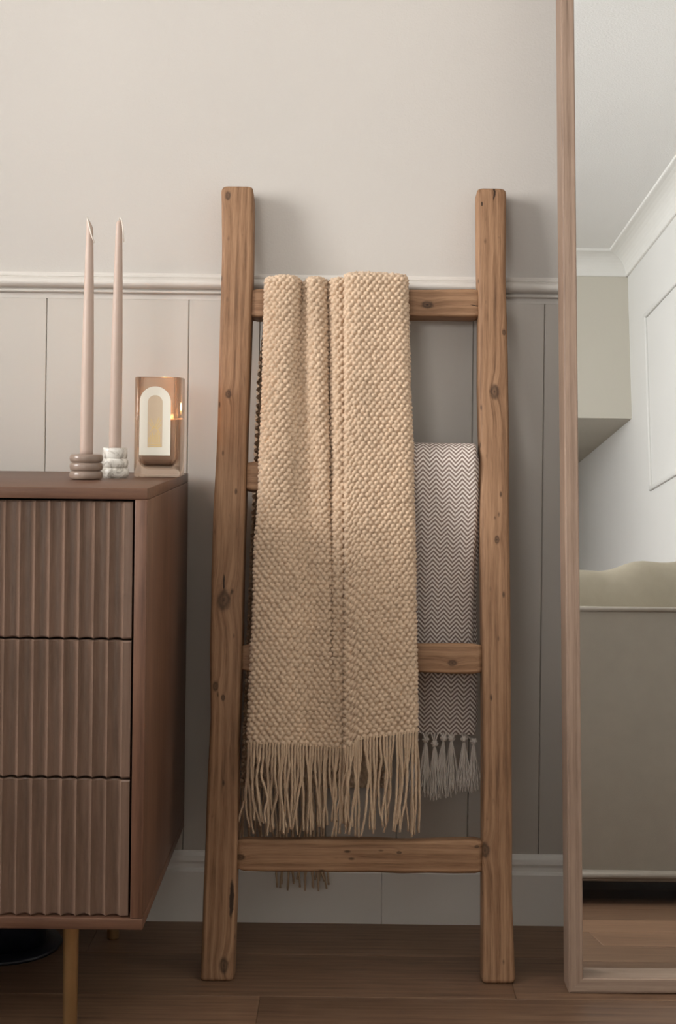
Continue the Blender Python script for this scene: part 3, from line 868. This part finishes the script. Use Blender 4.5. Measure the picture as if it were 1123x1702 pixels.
e1 = taper('taper_candle', (c1[0], c1[1], DZT + 37 * s1), 392 * s1, 11.0 * s1, 0.003, 1, 'tall blush taper candle standing in the taupe ringed holder',
           [(-0.0030, 0.0, 392 * s1 - 0.004), (-0.0036, -0.002, 392 * s1 + 0.006), (-0.0026, -0.0048, 392 * s1 + 0.002), (0.0008, -0.0062, 392 * s1 - 0.010), (0.0042, -0.0070, 392 * s1 - 0.022), (0.0082, -0.0066, 392 * s1 - 0.032)], -1.6)
e2 = taper('taper_candle', (c2[0], c2[1], DZT + 42 * s2), 386 * s2, 10.4 * s2, 0.006, 2, 'tall blush taper candle standing in the white marbled holder',
           [(0.0, -0.001, 386 * s2 - 0.003), (0.0002, -0.001, 386 * s2 + 0.003), (0.003, -0.002, 386 * s2 + 0.003), (0.0052, -0.003, 386 * s2 - 0.004), (0.0072, -0.004, 386 * s2 - 0.020), (0.0080, -0.004, 386 * s2 - 0.033)], 0.3)

# square glass candle with a printed arch
jb = on_top(259.5, 793.5)
js = (jb[1] - CAM[1]) / F
JW, JH = 77 * js, 167 * js
jar = empty('jar_candle', (jb[0], jb[1] + JW / 2, DZT), (0, 0, math.radians(0)))
tag(jar, 'lit candle in a square smoky amber glass with a cream arch label', 'candle')
gl_ = NT('smoky_glass', 0.0)
g_ = gl_.node('ShaderNodeBsdfGlass'); g_.inputs['IOR'].default_value = 1.45; g_.inputs['Color'].default_value = (*srgb(252, 247, 242), 1); g_.inputs['Roughness'].default_value = 0.0
t_ = gl_.node('ShaderNodeBsdfTransparent'); t_.inputs['Color'].default_value = (*srgb(248, 236, 224), 1)
x_ = gl_.node('ShaderNodeMixShader'); x_.inputs[0].default_value = 0.3
gl_.link(g_.outputs[0], x_.inputs[1]); gl_.link(t_.outputs[0], x_.inputs[2]); gl_.link(x_.outputs[0], gl_.out.inputs[0])
def rsq(h, r, z, n=6): return [(x, y, z) for x, y in rrect(-h, h, -h, h, r, n)]
hw = JW / 2
rings_ = [rsq(hw - 0.002, 0.008, 0.0), rsq(hw, 0.009, 0.002), rsq(hw, 0.009, JH - 0.0015), rsq(hw - 0.0015, 0.0085, JH), rsq(hw - 0.0045, 0.0075, JH), rsq(hw - 0.0055, 0.0075, JH - 0.0015)]
for k in range(7):
    t = k / 6.0
    rings_.append(rsq(hw - 0.0065 - 0.010 * (1 - math.cos(t * math.pi / 2)), 0.0085, 0.030 - 0.013 * math.sin(t * math.pi / 2)))
V = [v for r in rings_ for v in r]; n = len(rings_[0])
Fc = [(i * n + k, i * n + (k + 1) % n, (i + 1) * n + (k + 1) % n, (i + 1) * n + k) for i in range(len(rings_) - 1) for k in range(n)]
Fc += [tuple(range(n - 1, -1, -1)), tuple((len(rings_) - 1) * n + k for k in range(n))]
glass = obj('glass', V, Fc, gl_.m, jar, True)
M_wax = plain('cream_wax', srgb(214, 196, 184), 0.5, 0.3, 0.02, 20)
wr_ = []
for k in range(6):
    t = k / 5.0
    wr_.append(rsq(hw - 0.0072 - 0.010 * math.cos(t * math.pi / 2), 0.008, 0.0180 + 0.012 * (1 - math.cos(t * math.pi / 2)) ))
wr_ += [rsq(hw - 0.0072, 0.008, 0.088), rsq(hw - 0.010, 0.008, 0.0885)]
V = [v for r in wr_ for v in r]
Fc = [(i * n + k, i * n + (k + 1) % n, (i + 1) * n + (k + 1) % n, (i + 1) * n + k) for i in range(len(wr_) - 1) for k in range(n)]
Fc += [tuple(range(n - 1, -1, -1)), tuple((len(wr_) - 1) * n + k for k in range(n))]
obj('wax', V, Fc, M_wax, jar, True)
tube('wick', np.array([(0.006, 0.004, 0.086), (0.006, 0.004, 0.094)]), 0.0011, plain('burnt_wick', srgb(40, 30, 26), 0.9), jar, 6)
fm = NT('flame', 0.5)
em = fm.node('ShaderNodeEmission'); em.inputs[0].default_value = (1.0, 0.42, 0.10, 1); em.inputs[1].default_value = 30.0
fm.link(em.outputs[0], fm.out.inputs[0])
lathe('flame', [(0.0005, 0), (0.0030, 0.004), (0.0034, 0.008), (0.0022, 0.014), (0.0004, 0.021)], fm.m, jar, 16, loc=(0.006, 0.004, 0.093))
pl = bpy.data.lights.new('candle_light', 'POINT'); pl.energy = 0.38; pl.color = (1.0, 0.50, 0.20); pl.shadow_soft_size = 0.006
plo = bpy.data.objects.new('candle_light', pl); COL.objects.link(plo); plo.parent = jar; plo.location = (0.006, 0.004, 0.104)
# label: px coordinates on the front face (origin lower left of the photo crop)
M_lab = plain('cream_label', srgb(255, 249, 234), 0.7, 0.2, 0.01)
M_lab2 = plain('tan_label', srgb(226, 204, 176), 0.6, 0.3, 0.02)
M_gold = plain('gold_print', srgb(232, 200, 120), 0.35, 0.5, 0.05, 60, metal=0.5)
def arch(name, xc, z0, zs, r, th, y, mat, parent):
    pts = [(xc - r, z0), (xc + r, z0), (xc + r, zs)] + [(xc + r * math.cos(a), zs + r * math.sin(a)) for a in np.linspace(0, math.pi, 25)[1:-1]] + [(xc - r, zs)]
    n = len(pts)
    V = [(x, y, z) for x, z in pts] + [(x, y - th, z) for x, z in pts]
    Fc = [tuple(range(n)), tuple(range(2 * n - 1, n - 1, -1))] + [(i, n + i, n + (i + 1) % n, (i + 1) % n) for i in range(n)]
    return obj(name, V, Fc, mat, parent)
lx = (256.5 - 259.5) * js
lab = arch('label', lx, (793.5 - 757) * js, (793.5 - 668) * js, 25.8 * js, 0.0004, -hw - 0.0002, M_lab, jar)
lab2 = arch('inner_arch', lx, (793.5 - 743) * js, (793.5 - 669) * js, 12.2 * js, 0.0003, -hw - 0.0006, M_lab2, lab)
for k, (x0_, z0_, x1_, z1_) in enumerate([(-11, 46, 11, 48), (-10, 50, 10, 51), (-10, 53, -10, 62), (-7, 53, -7, 66), (-4, 53, -4, 70), (-1, 53, -1, 66), (2, 53, 2, 70), (5, 53, 5, 72), (8, 53, 8, 66), (0, 78, 7, 96), (1, 76, 10, 92), (3, 75, 11, 84), (-1, 78, -7, 92), (-3, 76, -10, 87), (-9, 70, -1, 80), (9, 68, 2, 78)]):
    a = np.array([lx + x0_ * js, (793.5 - 743 - 46 + z0_) * js]); b = np.array([lx + x1_ * js, (793.5 - 743 - 46 + z1_) * js])
    d = b - a; nrm = np.array([-d[1], d[0]]) / np.linalg.norm(d) * 0.00035
    q = [a + nrm, b + nrm, b - nrm, a - nrm]
    V = [(p[0], -hw - 0.0008, p[1]) for p in q] + [(p[0], -hw - 0.0011, p[1]) for p in q]
    obj('gold_stroke', V, [(0, 1, 2, 3), (7, 6, 5, 4), (0, 4, 5, 1), (1, 5, 6, 2), (2, 6, 7, 3), (3, 7, 4, 0)], M_gold, lab)

# ------------------------------------------------------------------ round dark thing under the chest
M_navy = plain('navy_plastic', srgb(22, 24, 34), 0.35, 0.5, 0.05)
bx = on_top(-12, 1606, 0.0)
rb = empty('round_appliance', (bx[0], bx[1] + 0.085, 0))
tag(rb, 'dark navy round appliance on the floor under the chest', 'appliance')
lathe('base', [(0.085, 0), (0.087, 0.003), (0.085, 0.007), (0.066, 0.009)], M_navy, rb, 64)
lathe('body', [(0.062, 0.009), (0.062, 0.075), (0.058, 0.082), (0.03, 0.086), (0.0, 0.087)], M_navy, rb, 64)

# ------------------------------------------------------------------ leaning mirror
MA = math.radians(5.8)
mfx = on_y(945, 1651, -0.292)
mir = empty('standing_mirror', (mfx[0], -0.292, 0.0))
mir.rotation_euler = (Matrix.Rotation(-MA, 3, 'X') @ Matrix.Rotation(-0.0055, 3, 'Y')).to_euler()
tag(mir, 'tall full-length mirror in a thin pale wooden frame leaning on the wall', 'mirror')
M_fr = wood('pale_oak_frame', srgb(158, 134, 116), srgb(138, 115, 98), srgb(106, 86, 73), 2, rough=0.5, grain=1.1, spec=0.35, bump=0.15, rings=0.5)
M_frx = wood('pale_oak_frame_level', srgb(158, 136, 118), srgb(140, 118, 102), srgb(112, 92, 78), 3, rough=0.5, grain=1.1, spec=0.35, bump=0.15, rings=0.5)
MW, MH, FW, FD = 0.74, 2.30, 0.0215, 0.048
def frame_bar(kind):
    """mitred bar, rounded outer edges"""
    r = 0.003
    sec = [(0, r), (r * 0.3, r * 0.3), (r, 0), (FW - r * .6, 0), (FW, r * 0.6), (FW, FD), (0, FD)]   # (across from the outer edge, depth)
    n = len(sec); V = []
    L = MH if kind in 'lr' else MW
    for e in (0, 1):
        for (a, d) in sec:
            along = a if e == 0 else L - a
            V.append({'l': (a, d, along), 'r': (MW - a, d, along), 'b': (along, d, a), 't': (along, d, MH - a)}[kind])
    Fc = [(i, (i + 1) % n, n + (i + 1) % n, n + i) for i in range(n)] + [tuple(range(n - 1, -1, -1)), tuple(range(n, 2 * n))]
    o = obj('frame_bar', V, Fc, M_fr if kind in 'lr' else M_frx, mir)
    bm = bmesh.new(); bm.from_mesh(o.data); bmesh.ops.recalc_face_normals(bm, faces=bm.faces); bm.to_mesh(o.data); bm.free()
for k in 'lrbt': frame_bar(k)
mg = NT('mirror_silver', 0.0)
mg.color((0.90, 0.905, 0.90)); mg.b.inputs['Metallic'].default_value = 1.0; mg.b.inputs['Roughness'].default_value = 0.0
box('mirror_glass', (FW - 0.004, 0.028, FW - 0.004), (MW - FW + 0.004, 0.034, MH - FW + 0.004), mg.m, mir)

# ------------------------------------------------------------------ armchair seen in the mirror
M_up = plain('beige_upholstery', srgb(168, 161, 150), 0.9, 0.15, 0.03, 30, 0.5, 900, 0.001)
M_cush = plain('olive_linen', srgb(172, 164, 146), 0.9, 0.15, 0.04, 30, 0.5, 700, 0.001)
AX0, AX1, AY = 0.34, 1.26, -1.19
arm = empty('armchair', ((AX0 + AX1) / 2, AY - 0.4, 0))
tag(arm, 'beige upholstered armchair with piped edges, seen in the mirror', 'armchair')
AL = Vector(arm.location)
def abox(name, lo, hi, mat, bev, seg=4):
    c = Vector([(lo[i] + hi[i]) / 2 for i in range(3)]); h = [(hi[i] - lo[i]) / 2 for i in range(3)]
    return box(name, [-x for x in h], h, mat, arm, bev, seg, loc=c - AL)
abox('back', (AX0, AY - 0.16, 0.045), (AX1, AY, 0.622), M_up, 0.010)
abox('arm_rest', (AX0, AY - 0.82, 0.045), (AX0 + 0.13, AY - 0.161, 0.56), M_up, 0.014)
abox('arm_rest', (AX1 - 0.13, AY - 0.82, 0.045), (AX1, AY - 0.161, 0.56), M_up, 0.014)
abox('seat_base', (AX0 + 0.131, AY - 0.80, 0.045), (AX1 - 0.131, AY - 0.161, 0.26), M_up, 0.012)
abox('seat_cushion', (AX0 + 0.133, AY - 0.81, 0.261), (AX1 - 0.133, AY - 0.163, 0.40), M_cush, 0.035)
def piping(pts, r=0.0055): return tube('piping', np.array([Vector(p) - AL for p in pts]), r, M_up, arm, 10)
piping([(AX0 + 0.004, AY + 0.0, 0.618), (AX1 - 0.004, AY + 0.0, 0.618)])
piping([(AX0 + 0.002, AY + 0.0, 0.060), (AX1 - 0.002, AY + 0.0, 0.060)], 0.0095)
for x_ in (AX0 + 0.06, AX1 - 0.06):
    for y_ in (AY - 0.06, AY - 0.76):
        o = lathe('foot', [(0.014, 0), (0.019, 0.046)], M_dark, arm, 16); o.location = Vector((x_, y_, 0)) - AL
# soft back cushion rising above the frame
nu, nv = 48, 28
Pc = np.zeros((nv, nu, 3))
for i in range(nv):
    for j in range(nu):
        a = 2 * math.pi * i / nv; t = j / (nu - 1)
        x = AX0 + 0.0 + (AX1 - AX0) * t
        e = (1 - abs(2 * t - 1) ** 5) ** 0.5
        q_ = min(1, max(0, (t - 0.25) / 0.13)); top = 0.056 + 0.020 * q_ * q_ * (3 - 2 * q_) + 0.003 * math.sin(t * 42)
        cz = 0.56; ry, rz_ = 0.085, (0.10 + top) if math.sin(a) > 0 else 0.12
        Pc[i, j] = (x, AY - 0.115 + ry * e * math.cos(a) * (1 + 0.05 * math.sin(t * 17)), cz + rz_ * (0.3 + 0.7 * e) * math.sin(a))
Pc = np.concatenate([Pc, Pc[:1]])
grid_obj('back_cushion', Pc - np.array(AL), M_cush, arm)
